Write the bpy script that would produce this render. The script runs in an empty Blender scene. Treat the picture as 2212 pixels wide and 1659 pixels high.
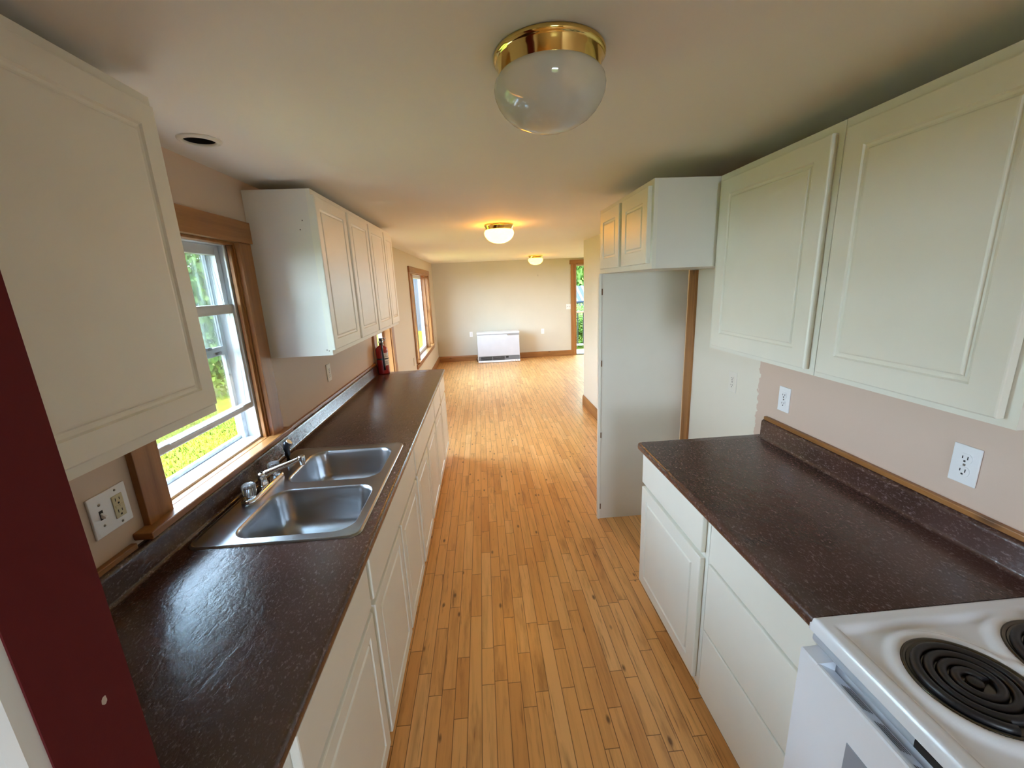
import bpy, bmesh, math, random
from mathutils import Vector, Matrix
random.seed(7)
S = bpy.context.scene
C = S.collection

# ------------------------------------------------------------------ camera
F_PX, PITCH, ROLL, YAW, CAM_H = 893.1, .238, -.0431, .0646, 1.7065
_f = Vector((math.sin(YAW)*math.cos(PITCH), math.cos(YAW)*math.cos(PITCH), -math.sin(PITCH)))
_r = Vector((math.cos(YAW), -math.sin(YAW), 0)); _u = _r.cross(_f)
_R = _r*math.cos(ROLL)+_u*math.sin(ROLL); _U = -_r*math.sin(ROLL)+_u*math.cos(ROLL)
cd = bpy.data.cameras.new('camera'); cam = bpy.data.objects.new('camera', cd); C.objects.link(cam)
cd.sensor_fit = 'HORIZONTAL'; cd.sensor_width = 36; cd.lens = F_PX/2212*36; cd.clip_start = .02
m = Matrix((_R, _U, -_f)).transposed().to_4x4(); m.translation = (0, 0, CAM_H); cam.matrix_world = m
S.camera = cam

# ------------------------------------------------------------------ light and exposure
S.view_settings.view_transform = 'Standard'; S.view_settings.look = 'None'
S.view_settings.gamma = 1; S.view_settings.use_curve_mapping = False
S.view_settings.exposure = 2.2
S.cycles.use_denoising = True
S.cycles.max_bounces = 10; S.cycles.diffuse_bounces = 6; S.cycles.glossy_bounces = 4
S.cycles.transmission_bounces = 6; S.cycles.transparent_max_bounces = 10
S.cycles.caustics_reflective = False; S.cycles.caustics_refractive = False
S.cycles.sample_clamp_indirect = 6
SKY = 8.0
w = bpy.data.worlds.new('sky'); S.world = w; w.use_nodes = True
nt = w.node_tree; bg = nt.nodes['Background']
tc = nt.nodes.new('ShaderNodeTexCoord'); sep = nt.nodes.new('ShaderNodeSeparateXYZ'); rp = nt.nodes.new('ShaderNodeValToRGB')
nt.links.new(tc.outputs['Generated'], sep.inputs[0]); nt.links.new(sep.outputs[2], rp.inputs[0]); nt.links.new(rp.outputs[0], bg.inputs[0])
rp.color_ramp.elements[0].position = 0.0; rp.color_ramp.elements[0].color = (.70, .85, 1, 1)
rp.color_ramp.elements[1].position = .8; rp.color_ramp.elements[1].color = (.46, .69, 1, 1)
bg.inputs[1].default_value = SKY
sl = bpy.data.lights.new('sun', 'SUN'); sl.energy = 13; sl.angle = .01; sl.color = (1, .95, .84)
so = bpy.data.objects.new('sun', sl); C.objects.link(so)
so.rotation_euler = Vector((-.52, .16, -.84)).to_track_quat('-Z', 'Y').to_euler()

def area(name, loc, direction, sx, sy, power, col=(1, 1, 1), portal=False):
    l = bpy.data.lights.new(name, 'AREA'); l.shape = 'RECTANGLE'; l.size = sx; l.size_y = sy; l.energy = power; l.color = col
    o = bpy.data.objects.new(name, l); C.objects.link(o); o.location = loc
    o.rotation_euler = Vector(direction).to_track_quat('-Z', 'Z').to_euler()
    if portal: l.cycles.is_portal = True
    return o
DAY = (.90, .96, 1)
# all daylight is the sky and the sun themselves, through seen and unseen openings (portals only guide the sampling)
area('portal_kitchen', (-1.24, 1.625, 1.49), (1, 0, 0), .64, .88, 1, portal=True)
area('portal_tall', (-1.24, 4.45, 1.2), (1, 0, 0), .72, 1.46, 1, portal=True)
area('portal_living', (-1.24, 7.6, 1.25), (1, 0, 0), 2.2, 1.4, 1, portal=True)
area('portal_living_right', (4.62, 7.6, 1.45), (-1, 0, 0), .8, 1.0, 1, portal=True)
area('portal_back', (.25, -3.12, 1.45), (0, 1, 0), .8, .9, 1, portal=True)
area('portal_door', (2.64, 9.75, 1.0), (0, -1, 0), .9, 2.0, 1, portal=True)

# ------------------------------------------------------------------ helpers: materials
def new_mat(name):
    mt = bpy.data.materials.new(name); mt.use_nodes = True
    return mt, mt.node_tree, mt.node_tree.nodes['Principled BSDF']
def nd(t, typ, **kw):
    n = t.nodes.new('ShaderNode'+typ)
    for k, v in kw.items(): setattr(n, k, v)
    return n
def lk(t, a, b): t.links.new(a, b)
def mth(t, op, a, b=None, c=None):
    n = t.nodes.new('ShaderNodeMath'); n.operation = op
    for i, v in enumerate((a, b, c)):
        if v is None: continue
        if isinstance(v, (int, float)): n.inputs[i].default_value = v
        else: t.links.new(v, n.inputs[i])
    return n.outputs[0]
def ramp(t, fac, stops):
    r = t.nodes.new('ShaderNodeValToRGB'); e = r.color_ramp.elements
    while len(e) < len(stops): e.new(.5)
    for el, (p, c) in zip(e, stops): el.position = p; el.color = (*c, 1) if len(c) == 3 else c
    t.links.new(fac, r.inputs[0]); return r.outputs[0]
def mixc(t, fac, a, b, mode='MIX'):
    n = t.nodes.new('ShaderNodeMix'); n.data_type = 'RGBA'; n.blend_type = mode
    for i, v in ((0, fac), (6, a), (7, b)):
        if isinstance(v, (int, float)): n.inputs[i].default_value = v
        elif isinstance(v, tuple): n.inputs[i].default_value = (*v, 1)
        else: t.links.new(v, n.inputs[i])
    return n.outputs[2]
def noise(t, vec, scale, detail=3, rough=.5, dim='3D'):
    n = t.nodes.new('ShaderNodeTexNoise'); n.noise_dimensions = dim
    n.inputs['Scale'].default_value = scale; n.inputs['Detail'].default_value = detail; n.inputs['Roughness'].default_value = rough
    if vec is not None: t.links.new(vec, n.inputs['W' if dim == '1D' else 'Vector'])
    return n.outputs[0]
def objco(t): return t.nodes.new('ShaderNodeTexCoord').outputs['Object']
def geopos(t): return t.nodes.new('ShaderNodeNewGeometry').outputs['Position']
def mapping(t, vec, scale=(1, 1, 1), rot=(0, 0, 0)):
    n = t.nodes.new('ShaderNodeMapping'); n.inputs['Scale'].default_value = scale; n.inputs['Rotation'].default_value = rot
    t.links.new(vec, n.inputs[0]); return n.outputs[0]
def bump(t, b, h, strength, dist=.001):
    n = t.nodes.new('ShaderNodeBump'); n.inputs['Strength'].default_value = strength; n.inputs['Distance'].default_value = dist
    t.links.new(h, n.inputs['Height']); t.links.new(n.outputs[0], b.inputs['Normal'])
def plain(name, col, rough=.5, metal=0, var=.03, spec=.5, bmp=0, bscale=80, vscale=6):
    mt, t, b = new_mat(name)
    co = objco(t); f = noise(t, co, vscale, 3)
    dark = tuple(c*(1-var) for c in col); lite = tuple(min(1, c*(1+var)) for c in col)
    lk(t, ramp(t, f, [(.3, dark), (.7, lite)]), b.inputs['Base Color'])
    b.inputs['Roughness'].default_value = rough; b.inputs['Metallic'].default_value = metal
    b.inputs['Specular IOR Level'].default_value = spec
    if bmp: bump(t, b, noise(t, co, bscale, 4), bmp)
    return mt
def wood(name, axis, dark=(.20, .076, .019), lite=(.46, .205, .060), rough=.35):
    mt, t, b = new_mat(name); co = geopos(t)
    sc = [26, 26, 26]; sc['xyz'.index(axis)] = 1.6
    g = noise(t, mapping(t, co, tuple(sc)), 1.0, 6, .6)
    g2 = noise(t, mapping(t, co, tuple(s*5 for s in sc)), 1.0, 2, .6)
    c = ramp(t, g, [(.25, dark), (.5, tuple((a*.4+b_*.6) for a, b_ in zip(dark, lite))), (.75, lite)])
    c = mixc(t, mth(t, 'MULTIPLY', g2, .35), c, dark)
    v = nd(t, 'TexVoronoi'); v.inputs['Scale'].default_value = 1.0
    s2 = [9, 9, 9]; s2['xyz'.index(axis)] = 3.5
    lk(t, mapping(t, co, tuple(s2)), v.inputs['Vector'])
    k = ramp(t, v.outputs['Distance'], [(.05, (1, 1, 1)), (.14, (0, 0, 0))])
    c = mixc(t, mth(t, 'MULTIPLY', k, .7), c, tuple(x*.35 for x in dark))
    lk(t, c, b.inputs['Base Color']); b.inputs['Roughness'].default_value = rough
    bump(t, b, g, .1)
    return mt

WHITE = plain('cabinet_white_paint', (.80, .785, .70), .38, var=.015, bmp=.03, bscale=120)
WHITE_SIDE = plain('cabinet_side_laminate', (.76, .75, .70), .42, var=.03, vscale=3)
APPL = plain('appliance_enamel', (.82, .84, .88), .18, var=.01)
APPL_GREY = plain('appliance_grey_plastic', (.17, .175, .19), .4)
APPL_LITE = plain('appliance_pale_grey', (.45, .46, .47), .4)
VINYL = plain('window_white_paint', (.68, .69, .69), .35, var=.04, vscale=14)
VINYL_OLD = plain('window_weathered_paint', (.40, .41, .41), .6, var=.2, vscale=30)
PLATE = plain('plate_white_plastic', (.86, .86, .87), .3, var=.01)
PLATE_CREAM = plain('plate_painted_cream', (.80, .75, .66), .5, var=.01)
PLATE_TAN = plain('plate_painted_tan', (.58, .49, .36), .5, var=.01)
IVORY = plain('ivory_plastic', (.62, .54, .33), .35, var=.01)
DARK = plain('dark_slot', (.012, .011, .011), .6)
BLACK = plain('black_plastic', (.014, .014, .018), .3)
CHROME = plain('chrome', (.86, .87, .9), .06, 1, var=.01)
BRASS = plain('polished_brass', (.83, .62, .22), .10, 1, var=.05)
COIL = plain('burner_coil_metal', (.012, .0105, .012), .42, var=.2, bmp=.05)
PAN = plain('burner_pan_chrome', (.12, .11, .09), .25, 1, var=.15)
RED = plain('extinguisher_red', (.30, .012, .012), .25)
LABELM = plain('label_white', (.75, .72, .68), .5)
SCREW = plain('screw_metal', (.25, .23, .2), .35, 1)
CEIL = plain('ceiling_paint', (.84, .81, .755), .75, var=.02, bmp=.05, bscale=200, vscale=1.2)
CREAM = plain('partition_cream_paint', (.80, .74, .60), .6, var=.02, vscale=2)
GREIGE = plain('far_wall_paint', (.62, .58, .49), .55, var=.03, bmp=.05, bscale=60, vscale=1.5)
BACKW = plain('back_room_paint', (.72, .68, .60), .7)
W_X, W_Y, W_Z = wood('pine_trim_x', 'x'), wood('pine_trim_y', 'y'), wood('pine_trim_z', 'z')
PLUG = plain('wood_peg', (.16, .08, .035), .6)

def mk_steel():
    mt, t, b = new_mat('brushed_steel'); co = geopos(t)
    n = noise(t, mapping(t, co, (14, 420, 90)), 1, 4, .6)
    lk(t, ramp(t, n, [(.2, (.40, .40, .405)), (.8, (.42, .42, .425))]), b.inputs['Base Color'])
    b.inputs['Metallic'].default_value = 1
    lk(t, ramp(t, n, [(.2, (.28,)*3), (.8, (.295,)*3)]), b.inputs['Roughness'])
    return mt
STEEL = mk_steel()

def mk_counter():
    mt, t, b = new_mat('slate_laminate'); co = geopos(t)
    mp = mapping(t, co, (1.0, .55, 1.0), (0, 0, .7))
    big = noise(t, co, 5, 3, .6)
    fl = noise(t, mp, 105, 5, .70)
    fl2 = noise(t, mp, 210, 4, .7)
    clus = noise(t, co, 16, 3, .6)
    base = ramp(t, big, [(.3, (.050, .023, .018)), (.7, (.080, .038, .031))])
    a = mth(t, 'MULTIPLY', ramp(t, fl, [(.545, (0, 0, 0)), (.68, (1, 1, 1))]), ramp(t, clus, [(.36, (.28,)*3), (.64, (1,)*3)]))
    c = mixc(t, mth(t, 'MULTIPLY', a, .75), base, (.28, .20, .195))
    c = mixc(t, mth(t, 'MULTIPLY', ramp(t, fl2, [(.56, (0, 0, 0)), (.70, (1, 1, 1))]), .55), c, (.23, .155, .15))
    lk(t, c, b.inputs['Base Color'])
    b.inputs['Roughness'].default_value = .20; b.inputs['Specular IOR Level'].default_value = .75
    h = noise(t, mapping(t, co, (1, .6, 1), (0, 0, .6)), 26, 5, .62)
    rg = noise(t, mapping(t, co, (1, .55, 1), (0, 0, .6)), 15, 4, .55)
    rg = ramp(t, mth(t, 'ABSOLUTE', mth(t, 'SUBTRACT', rg, .5)), [(0, (0,)*3), (.045, (1,)*3)])
    bump(t, b, mth(t, 'ADD', h, mth(t, 'MULTIPLY', rg, .15)), .30, .004)
    return mt
COUNTER = mk_counter()

def mk_floor():
    mt, t, b = new_mat('maple_strip_floor'); co = geopos(t)
    s = nd(t, 'SeparateXYZ'); lk(t, co, s.inputs[0]); x, y = s.outputs[0], s.outputs[1]
    u = mth(t, 'DIVIDE', mth(t, 'ADD', x, 20), .0572); bi = mth(t, 'FLOOR', u); fu = mth(t, 'FRACT', u)
    wn = nd(t, 'TexWhiteNoise', noise_dimensions='1D'); lk(t, bi, wn.inputs['W'])
    ln = mth(t, 'ADD', mth(t, 'MULTIPLY', wn.outputs[0], .6), .60)
    wn1 = nd(t, 'TexWhiteNoise', noise_dimensions='1D'); lk(t, mth(t, 'ADD', bi, 371.3), wn1.inputs['W'])
    v = mth(t, 'DIVIDE', mth(t, 'ADD', mth(t, 'ADD', y, 20), mth(t, 'MULTIPLY', wn1.outputs[0], 7)), ln)
    # joints are jittered so that boards differ in length
    vi0 = mth(t, 'FLOOR', v)
    bj = mth(t, 'FLOOR', v); fv = mth(t, 'FRACT', v)
    cb = nd(t, 'CombineXYZ'); lk(t, bi, cb.inputs[0]); lk(t, bj, cb.inputs[1])
    w2 = nd(t, 'TexWhiteNoise', noise_dimensions='3D'); lk(t, cb.outputs[0], w2.inputs['Vector'])
    # a second cut splits some boards
    cut = mth(t, 'ADD', mth(t, 'MULTIPLY', w2.outputs[0], .5), .25)
    half = mth(t, 'GREATER_THAN', fv, cut)
    lk(t, half, cb.inputs[2])
    w3 = nd(t, 'TexWhiteNoise', noise_dimensions='3D')
    cb3 = nd(t, 'CombineXYZ'); lk(t, bi, cb3.inputs[0]); lk(t, bj, cb3.inputs[1]); lk(t, mth(t, 'ADD', half, 5.5), cb3.inputs[2])
    lk(t, cb3.outputs[0], w3.inputs['Vector'])
    cb2 = nd(t, 'CombineXYZ'); lk(t, bi, cb2.inputs[0]); lk(t, bj, cb2.inputs[1])
    lk(t, cb2.outputs[0], w2.inputs['Vector'])
    tone = ramp(t, w3.outputs[0], [(0, (.68, .320, .098)), (.15, (.78, .395, .130)), (.8, (.83, .445, .155)), (1, (.87, .50, .20))])
    off = nd(t, 'VectorMath', operation='ADD'); lk(t, co, off.inputs[0])
    sc = nd(t, 'VectorMath', operation='SCALE'); lk(t, w3.outputs[1], sc.inputs[0]); sc.inputs[3].default_value = 9; lk(t, sc.outputs[0], off.inputs[1])
    g = noise(t, mapping(t, off.outputs[0], (38, 2.2, 1)), 1, 5, .62)
    g2 = noise(t, mapping(t, off.outputs[0], (14, 2.5, 1)), 1, 4, .6)
    c = mixc(t, ramp(t, g, [(.46, (0,)*3), (.74, (.42,)*3)]), tone, (.34, .14, .034))
    c = mixc(t, ramp(t, g2, [(.56, (0,)*3), (.74, (.55,)*3)]), c, (.26, .10, .026))
    g3 = noise(t, mapping(t, off.outputs[0], (95, 4.5, 1)), 1, 3, .6)
    c = mixc(t, mth(t, 'MULTIPLY', ramp(t, g3, [(.60, (0,)*3), (.72, (1,)*3)]), ramp(t, g2, [(.42, (.12,)*3), (.62, (.75,)*3)])), c, (.20, .07, .018))
    vo = nd(t, 'TexVoronoi'); vo.inputs['Scale'].default_value = 1; lk(t, mapping(t, off.outputs[0], (17, 7.0, 1)), vo.inputs['Vector'])
    wk = nd(t, 'SeparateColor'); lk(t, vo.outputs['Color'], wk.inputs[0])
    kn = mth(t, 'MULTIPLY', ramp(t, vo.outputs['Distance'], [(.07, (1,)*3), (.17, (0,)*3)]), mth(t, 'GREATER_THAN', wk.outputs[0], .52))
    c = mixc(t, mth(t, 'MULTIPLY', kn, .8), c, (.075, .028, .010))
    e1 = mth(t, 'GREATER_THAN', mth(t, 'ABSOLUTE', mth(t, 'SUBTRACT', fu, .5)), .473)
    dv = mth(t, 'MULTIPLY', mth(t, 'ABSOLUTE', mth(t, 'SUBTRACT', fv, cut)), ln)
    d0 = mth(t, 'MULTIPLY', mth(t, 'MINIMUM', fv, mth(t, 'SUBTRACT', 1, fv)), ln)
    e2 = mth(t, 'LESS_THAN', mth(t, 'MINIMUM', dv, d0), .0016)
    e = mth(t, 'MAXIMUM', e1, e2)
    c = mixc(t, mth(t, 'MULTIPLY', e, .72), c, (.075, .028, .008))
    lk(t, c, b.inputs['Base Color'])
    lk(t, ramp(t, g, [(.2, (.28,)*3), (.8, (.295,)*3)]), b.inputs['Roughness'])
    b.inputs['Specular IOR Level'].default_value = .5
    bump(t, b, mth(t, 'SUBTRACT', mth(t, 'MULTIPLY', g, .15), e), .25, .0012)
    return mt
FLOOR = mk_floor()

def mk_wall_left():
    mt, t, b = new_mat('left_wall_paint'); co = geopos(t)
    s = nd(t, 'SeparateXYZ'); lk(t, co, s.inputs[0])
    f = mth(t, 'GREATER_THAN', s.outputs[1], 4.2)
    n = noise(t, co, 2, 3)
    c = mixc(t, f, (.66, .51, .39), (.64, .53, .385))
    lk(t, mixc(t, mth(t, 'MULTIPLY', n, .10), c, (.5, .40, .30)), b.inputs['Base Color'])
    b.inputs['Roughness'].default_value = .6; bump(t, b, noise(t, co, 90, 4), .05)
    return mt
def mk_wall_right():
    mt, t, b = new_mat('right_wall_paint'); co = geopos(t)
    s = nd(t, 'SeparateXYZ'); lk(t, co, s.inputs[0])
    e = mth(t, 'ADD', mth(t, 'MULTIPLY', mth(t, 'SUBTRACT', noise(t, co, 22, 5, .65), .5), .075), 1.924)
    f = mth(t, 'GREATER_THAN', s.outputs[1], e)
    n = noise(t, co, 2.5, 3)
    c = mixc(t, f, (.68, .515, .415), (.80, .75, .64))
    lk(t, mixc(t, mth(t, 'MULTIPLY', n, .06), c, (.5, .45, .38)), b.inputs['Base Color'])
    b.inputs['Roughness'].default_value = .5; bump(t, b, noise(t, co, 90, 4), .05)
    return mt
def mk_maroon():
    mt, t, b = new_mat('maroon_wall_paint'); co = geopos(t)
    d = nd(t, 'VectorMath', operation='SUBTRACT'); lk(t, co, d.inputs[0]); d.inputs[1].default_value = (-.41, .368, 1.308)
    mp = mapping(t, d.outputs[0], (1, 1.35, .8))
    l = nd(t, 'VectorMath', operation='LENGTH'); lk(t, mp, l.inputs[0])
    dist = mth(t, 'ADD', l.outputs['Value'], mth(t, 'MULTIPLY', mth(t, 'SUBTRACT', noise(t, co, 260, 3), .5), .004))
    f = mth(t, 'LESS_THAN', dist, .0042)
    c = mixc(t, mth(t, 'MULTIPLY', noise(t, co, 60, 4), .25), (.105, .006, .008), (.07, .004, .006))
    lk(t, mixc(t, f, c, (.48, .40, .34)), b.inputs['Base Color'])
    b.inputs['Specular IOR Level'].default_value = .25; b.inputs['Roughness'].default_value = .7; bump(t, b, noise(t, co, 300, 4), .12)
    return mt
def mk_pane():
    mt, t, b = new_mat('window_glass'); t.nodes.remove(b)
    o = t.nodes['Material Output']; tr = nd(t, 'BsdfTransparent'); gl = nd(t, 'BsdfGlossy'); gl.inputs['Roughness'].default_value = .02
    tr.inputs[0].default_value = (.96, .98, .97, 1)
    lw = nd(t, 'LayerWeight'); lw.inputs[0].default_value = .25; mx = nd(t, 'MixShader')
    lk(t, mth(t, 'MULTIPLY', lw.outputs['Fresnel'], .5), mx.inputs[0]); lk(t, tr.outputs[0], mx.inputs[1]); lk(t, gl.outputs[0], mx.inputs[2]); lk(t, mx.outputs[0], o.inputs[0])
    return mt
def mk_acrylic():
    mt, t, b = new_mat('clear_acrylic')
    b.inputs['Base Color'].default_value = (.93, .96, 1, 1); b.inputs['Transmission Weight'].default_value = .75
    b.inputs['Roughness'].default_value = .08; b.inputs['IOR'].default_value = 1.45
    return mt
def mk_globe(name, lit):
    mt, t, b = new_mat(name); o = t.nodes['Material Output']
    if lit:
        b.inputs['Base Color'].default_value = (.9, .8, .6, 1); b.inputs['Roughness'].default_value = .15
        co = objco(t); l = nd(t, 'VectorMath', operation='LENGTH')
        d = nd(t, 'VectorMath', operation='SUBTRACT'); lk(t, co, d.inputs[0]); d.inputs[1].default_value = (.03, 0, -.06); lk(t, d.outputs[0], l.inputs[0])
        em = ramp(t, l.outputs['Value'], [(.02, (1, .60, .20)), (.10, (1, .38, .032))])
        lk(t, em, b.inputs['Emission Color']); b.inputs['Emission Strength'].default_value = lit
        return mt
    b.inputs['Base Color'].default_value = (.80, .79, .74, 1); b.inputs['Roughness'].default_value = .05
    b.inputs['IOR'].default_value = 1.9
    tr = nd(t, 'BsdfTranslucent'); tr.inputs[0].default_value = (.8, .78, .72, 1)
    tp = nd(t, 'BsdfTransparent'); m1 = nd(t, 'MixShader'); m2 = nd(t, 'MixShader')
    m1.inputs[0].default_value = .25; lk(t, b.outputs[0], m1.inputs[1]); lk(t, tr.outputs[0], m1.inputs[2])
    m2.inputs[0].default_value = .22; lk(t, m1.outputs[0], m2.inputs[1]); lk(t, tp.outputs[0], m2.inputs[2]); lk(t, m2.outputs[0], o.inputs[0])
    return mt
def mk_leaf(name, a, b_):
    mt, t, b = new_mat(name); o = t.nodes['Material Output']; co = geopos(t)
    c = ramp(t, noise(t, co, 3.5, 4, .7), [(.3, a), (.7, b_)])
    lk(t, c, b.inputs['Base Color']); b.inputs['Roughness'].default_value = .6; b.inputs['Specular IOR Level'].default_value = .2
    tr = nd(t, 'BsdfTranslucent'); lk(t, c, tr.inputs[0]); mx = nd(t, 'MixShader'); mx.inputs[0].default_value = .4
    lk(t, b.outputs[0], mx.inputs[1]); lk(t, tr.outputs[0], mx.inputs[2]); lk(t, mx.outputs[0], o.inputs[0])
    return mt
def mk_grass():
    mt, t, b = new_mat('lawn_grass'); co = geopos(t)
    a = noise(t, mapping(t, co, (.6, 1.8, 1), (0, 0, .5)), 1.2, 4, .6); f = noise(t, co, 28, 5, .7)
    c = ramp(t, a, [(.3, (.050, .080, .004)), (.5, (.095, .115, .005)), (.7, (.150, .140, .007))])
    c = mixc(t, ramp(t, f, [(.4, (0,)*3), (.7, (.7,)*3)]), c, (.018, .05, .006))
    lk(t, c, b.inputs['Base Color']); b.inputs['Roughness'].default_value = .8; b.inputs['Specular IOR Level'].default_value = .1
    bump(t, b, f, 1.0, .05)
    return mt
WALL_L, WALL_R, MAROON, PANE, ACRYL = mk_wall_left(), mk_wall_right(), mk_maroon(), mk_pane(), mk_acrylic()
G_OFF, G_ON, G_ON2 = mk_globe('unlit_glass_globe', 0), mk_globe('lit_glass_globe', 5.5), mk_globe('lit_glass_globe_far', 3.5)
LEAF_A, LEAF_B = mk_leaf('leaves_yellow_green', (.035, .085, .012), (.10, .16, .025)), mk_leaf('leaves_green', (.02, .06, .012), (.06, .12, .022))
BARK = plain('bark', (.06, .045, .03), .9, var=.3, bmp=.4, bscale=20)
GRASS = mk_grass()
DECK = plain('pale_deck_boards', (.12, .115, .11), .7, var=.15, vscale=12)
RAILM = plain('railing_wood', (.16, .085, .05), .6)
ROOFM = plain('shed_roof_metal', (.012, .017, .026), .9, spec=.1); SHEDW = plain('shed_wall', (.04, .055, .065), .7)

# ------------------------------------------------------------------ helpers: geometry
ORG = {}
class MB:
    def __init__(s): s.v = []; s.f = []; s.sm = []
    def add(s, vs, fs, smooth=False):
        n = len(s.v); s.v += [tuple(p) for p in vs]
        for f in fs: s.f.append([i+n for i in f]); s.sm.append(smooth)
        return s
    def box(s, x0, x1, y0, y1, z0, z1):
        x0, x1 = sorted((x0, x1)); y0, y1 = sorted((y0, y1)); z0, z1 = sorted((z0, z1))
        return s.add([(x0,y0,z0),(x1,y0,z0),(x1,y1,z0),(x0,y1,z0),(x0,y0,z1),(x1,y0,z1),(x1,y1,z1),(x0,y1,z1)],
            [(0,3,2,1),(4,5,6,7),(0,1,5,4),(1,2,6,5),(2,3,7,6),(3,0,4,7)])
    def prism(s, prof, axis, a, b, smooth=False):
        # prof: closed 2D polygon. axis y -> (x,z); axis x -> (y,z); axis z -> (x,y)
        def P(p, t): return {'y': (p[0], t, p[1]), 'x': (t, p[0], p[1]), 'z': (p[0], p[1], t)}[axis]
        n = len(prof); vs = [P(p, a) for p in prof]+[P(p, b) for p in prof]
        base = len(s.v)
        s.add(vs, [(i, (i+1) % n, n+(i+1) % n, n+i) for i in range(n)], smooth)
        s.f.append([base+i for i in range(n)][::-1]); s.sm.append(False)
        s.f.append([base+n+i for i in range(n)]); s.sm.append(False)
        return s
    def lathe(s, prof, c, seg=48, smooth=True, axis='z', caps=True):
        vs = []
        for r, h in prof:
            for k in range(seg):
                a = 2*math.pi*k/seg; p = (r*math.cos(a), r*math.sin(a), h)
                if axis == 'x': p = (p[2], p[0], p[1])
                if axis == 'y': p = (p[0], p[2], p[1])
                vs.append((c[0]+p[0], c[1]+p[1], c[2]+p[2]))
        fs = []
        for i in range(len(prof)-1):
            for k in range(seg):
                k2 = (k+1) % seg; fs.append((i*seg+k, i*seg+k2, (i+1)*seg+k2, (i+1)*seg+k))
        s.add(vs, fs, smooth)
        n = len(s.v)-len(vs)
        if not caps: return s
        if prof[0][0] > 1e-4: s.f.append([n+k for k in range(seg)][::-1]); s.sm.append(False)
        if prof[-1][0] > 1e-4: s.f.append([n+(len(prof)-1)*seg+k for k in range(seg)]); s.sm.append(False)
        return s
    def tube(s, pts, r, seg=12, smooth=True):
        pts = [Vector(p) for p in pts]; rs = r if isinstance(r, (list, tuple)) else [r]*len(pts)
        vs = []; up = Vector((0, 0, 1))
        for i, p in enumerate(pts):
            d = (pts[min(i+1, len(pts)-1)]-pts[max(i-1, 0)]).normalized()
            a = d.cross(up)
            if a.length < 1e-3: a = d.cross(Vector((0, 1, 0)))
            a.normalize(); b = a.cross(d)
            for k in range(seg):
                t = 2*math.pi*k/seg; vs.append(p+(a*math.cos(t)+b*math.sin(t))*rs[i])
        fs = [(i*seg+k, i*seg+(k+1) % seg, (i+1)*seg+(k+1) % seg, (i+1)*seg+k) for i in range(len(pts)-1) for k in range(seg)]
        n = len(s.v); s.add(vs, fs, smooth)
        s.f.append([n+k for k in range(seg)][::-1]); s.sm.append(False)
        s.f.append([n+(len(pts)-1)*seg+k for k in range(seg)]); s.sm.append(False)
        return s
    def build(s, name, mat, parent=None, bevel=0, seg=2, kind=None, recalc=True):
        org = ORG.get(parent.name, (0, 0, 0)) if parent else (0, 0, 0)
        me = bpy.data.meshes.new(name)
        me.from_pydata([(p[0]-org[0], p[1]-org[1], p[2]-org[2]) for p in s.v], [], s.f); me.update()
        for p, q in zip(me.polygons, s.sm): p.use_smooth = q
        if recalc:
            bm = bmesh.new(); bm.from_mesh(me); bmesh.ops.remove_doubles(bm, verts=bm.verts, dist=1e-5)
            bmesh.ops.recalc_face_normals(bm, faces=bm.faces); bm.to_mesh(me); bm.free()
        me.materials.append(mat)
        o = bpy.data.objects.new(name, me); C.objects.link(o)
        if parent: o.parent = parent; ORG[o.name] = org
        if bevel:
            b = o.modifiers.new('bevel', 'BEVEL'); b.width = bevel; b.segments = seg; b.limit_method = 'ANGLE'; b.angle_limit = .6
        if kind: o['kind'] = kind
        return o
def tag(o, label, cat, group=None):
    o['label'] = label; o['category'] = cat
    if group: o['group'] = group
    return o
def thing(name, loc, label, cat, group=None):
    o = bpy.data.objects.new(name, None); C.objects.link(o); o.location = loc; o.empty_display_size = .05
    ORG[o.name] = loc
    return tag(o, label, cat, group)
def struct(name, mb, mat, parent=None, bevel=0): return mb.build(name, mat, parent, bevel, kind='structure')
def plabel(o, s): o['label'] = s; return o

# ------------------------------------------------------------------ dimensions
XL, XR, ZC, YF = -1.05, 1.3676, 2.207, 9.55
YW = 5.55                     # the right kitchen wall ends here
XLIV = 4.5                    # right side of the living room
YS0, YS1 = .314, .400         # the stub wall beside the camera

# ------------------------------------------------------------------ room shell
struct('floor', MB().box(-2.4, XLIV+.15, -3.1, YF+.12, -.12, 0), FLOOR)
# ceiling with the round vent opening
VX, VY, VR = -.889, 1.576, .046
b = MB(); n = 48; Q = .12
ring = [(VX+VR*math.cos(2*math.pi*k/n), VY+VR*math.sin(2*math.pi*k/n), ZC) for k in range(n)]
sq = []
for k in range(n):
    a = 2*math.pi*k/n; cx, sy = math.cos(a), math.sin(a); s_ = Q/max(abs(cx), abs(sy)); sq.append((VX+s_*cx, VY+s_*sy, ZC))
b.add(ring+sq, [(k, (k+1) % n, n+(k+1) % n, n+k) for k in range(n)])
def cq(x0, x1, y0, y1): b.add([(x0, y0, ZC), (x1, y0, ZC), (x1, y1, ZC), (x0, y1, ZC)], [(0, 3, 2, 1)])
cq(-2.4, XL-.14, -3.1, YS1); cq(XL-.14, VX-Q, -3.1, YF+.12); cq(VX+Q, XLIV+1.2, -3.1, YF+.12); cq(VX-Q, VX+Q, -3.1, VY-Q); cq(VX-Q, VX+Q, VY+Q, YF+.12)
struct('ceiling', b, CEIL)
b = MB(); b.box(-2.5, XL-.15, -3.2, YS1+.1, ZC+.02, ZC+.12); b.box(XL-.15, VX-.2, -3.2, YF+.2, ZC+.02, ZC+.12); b.box(VX+.2, XLIV+1.2, -3.2, YF+.2, ZC+.02, ZC+.12)  # slab and ceiling run past the right wall, an unseen eave added against sun
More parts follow.
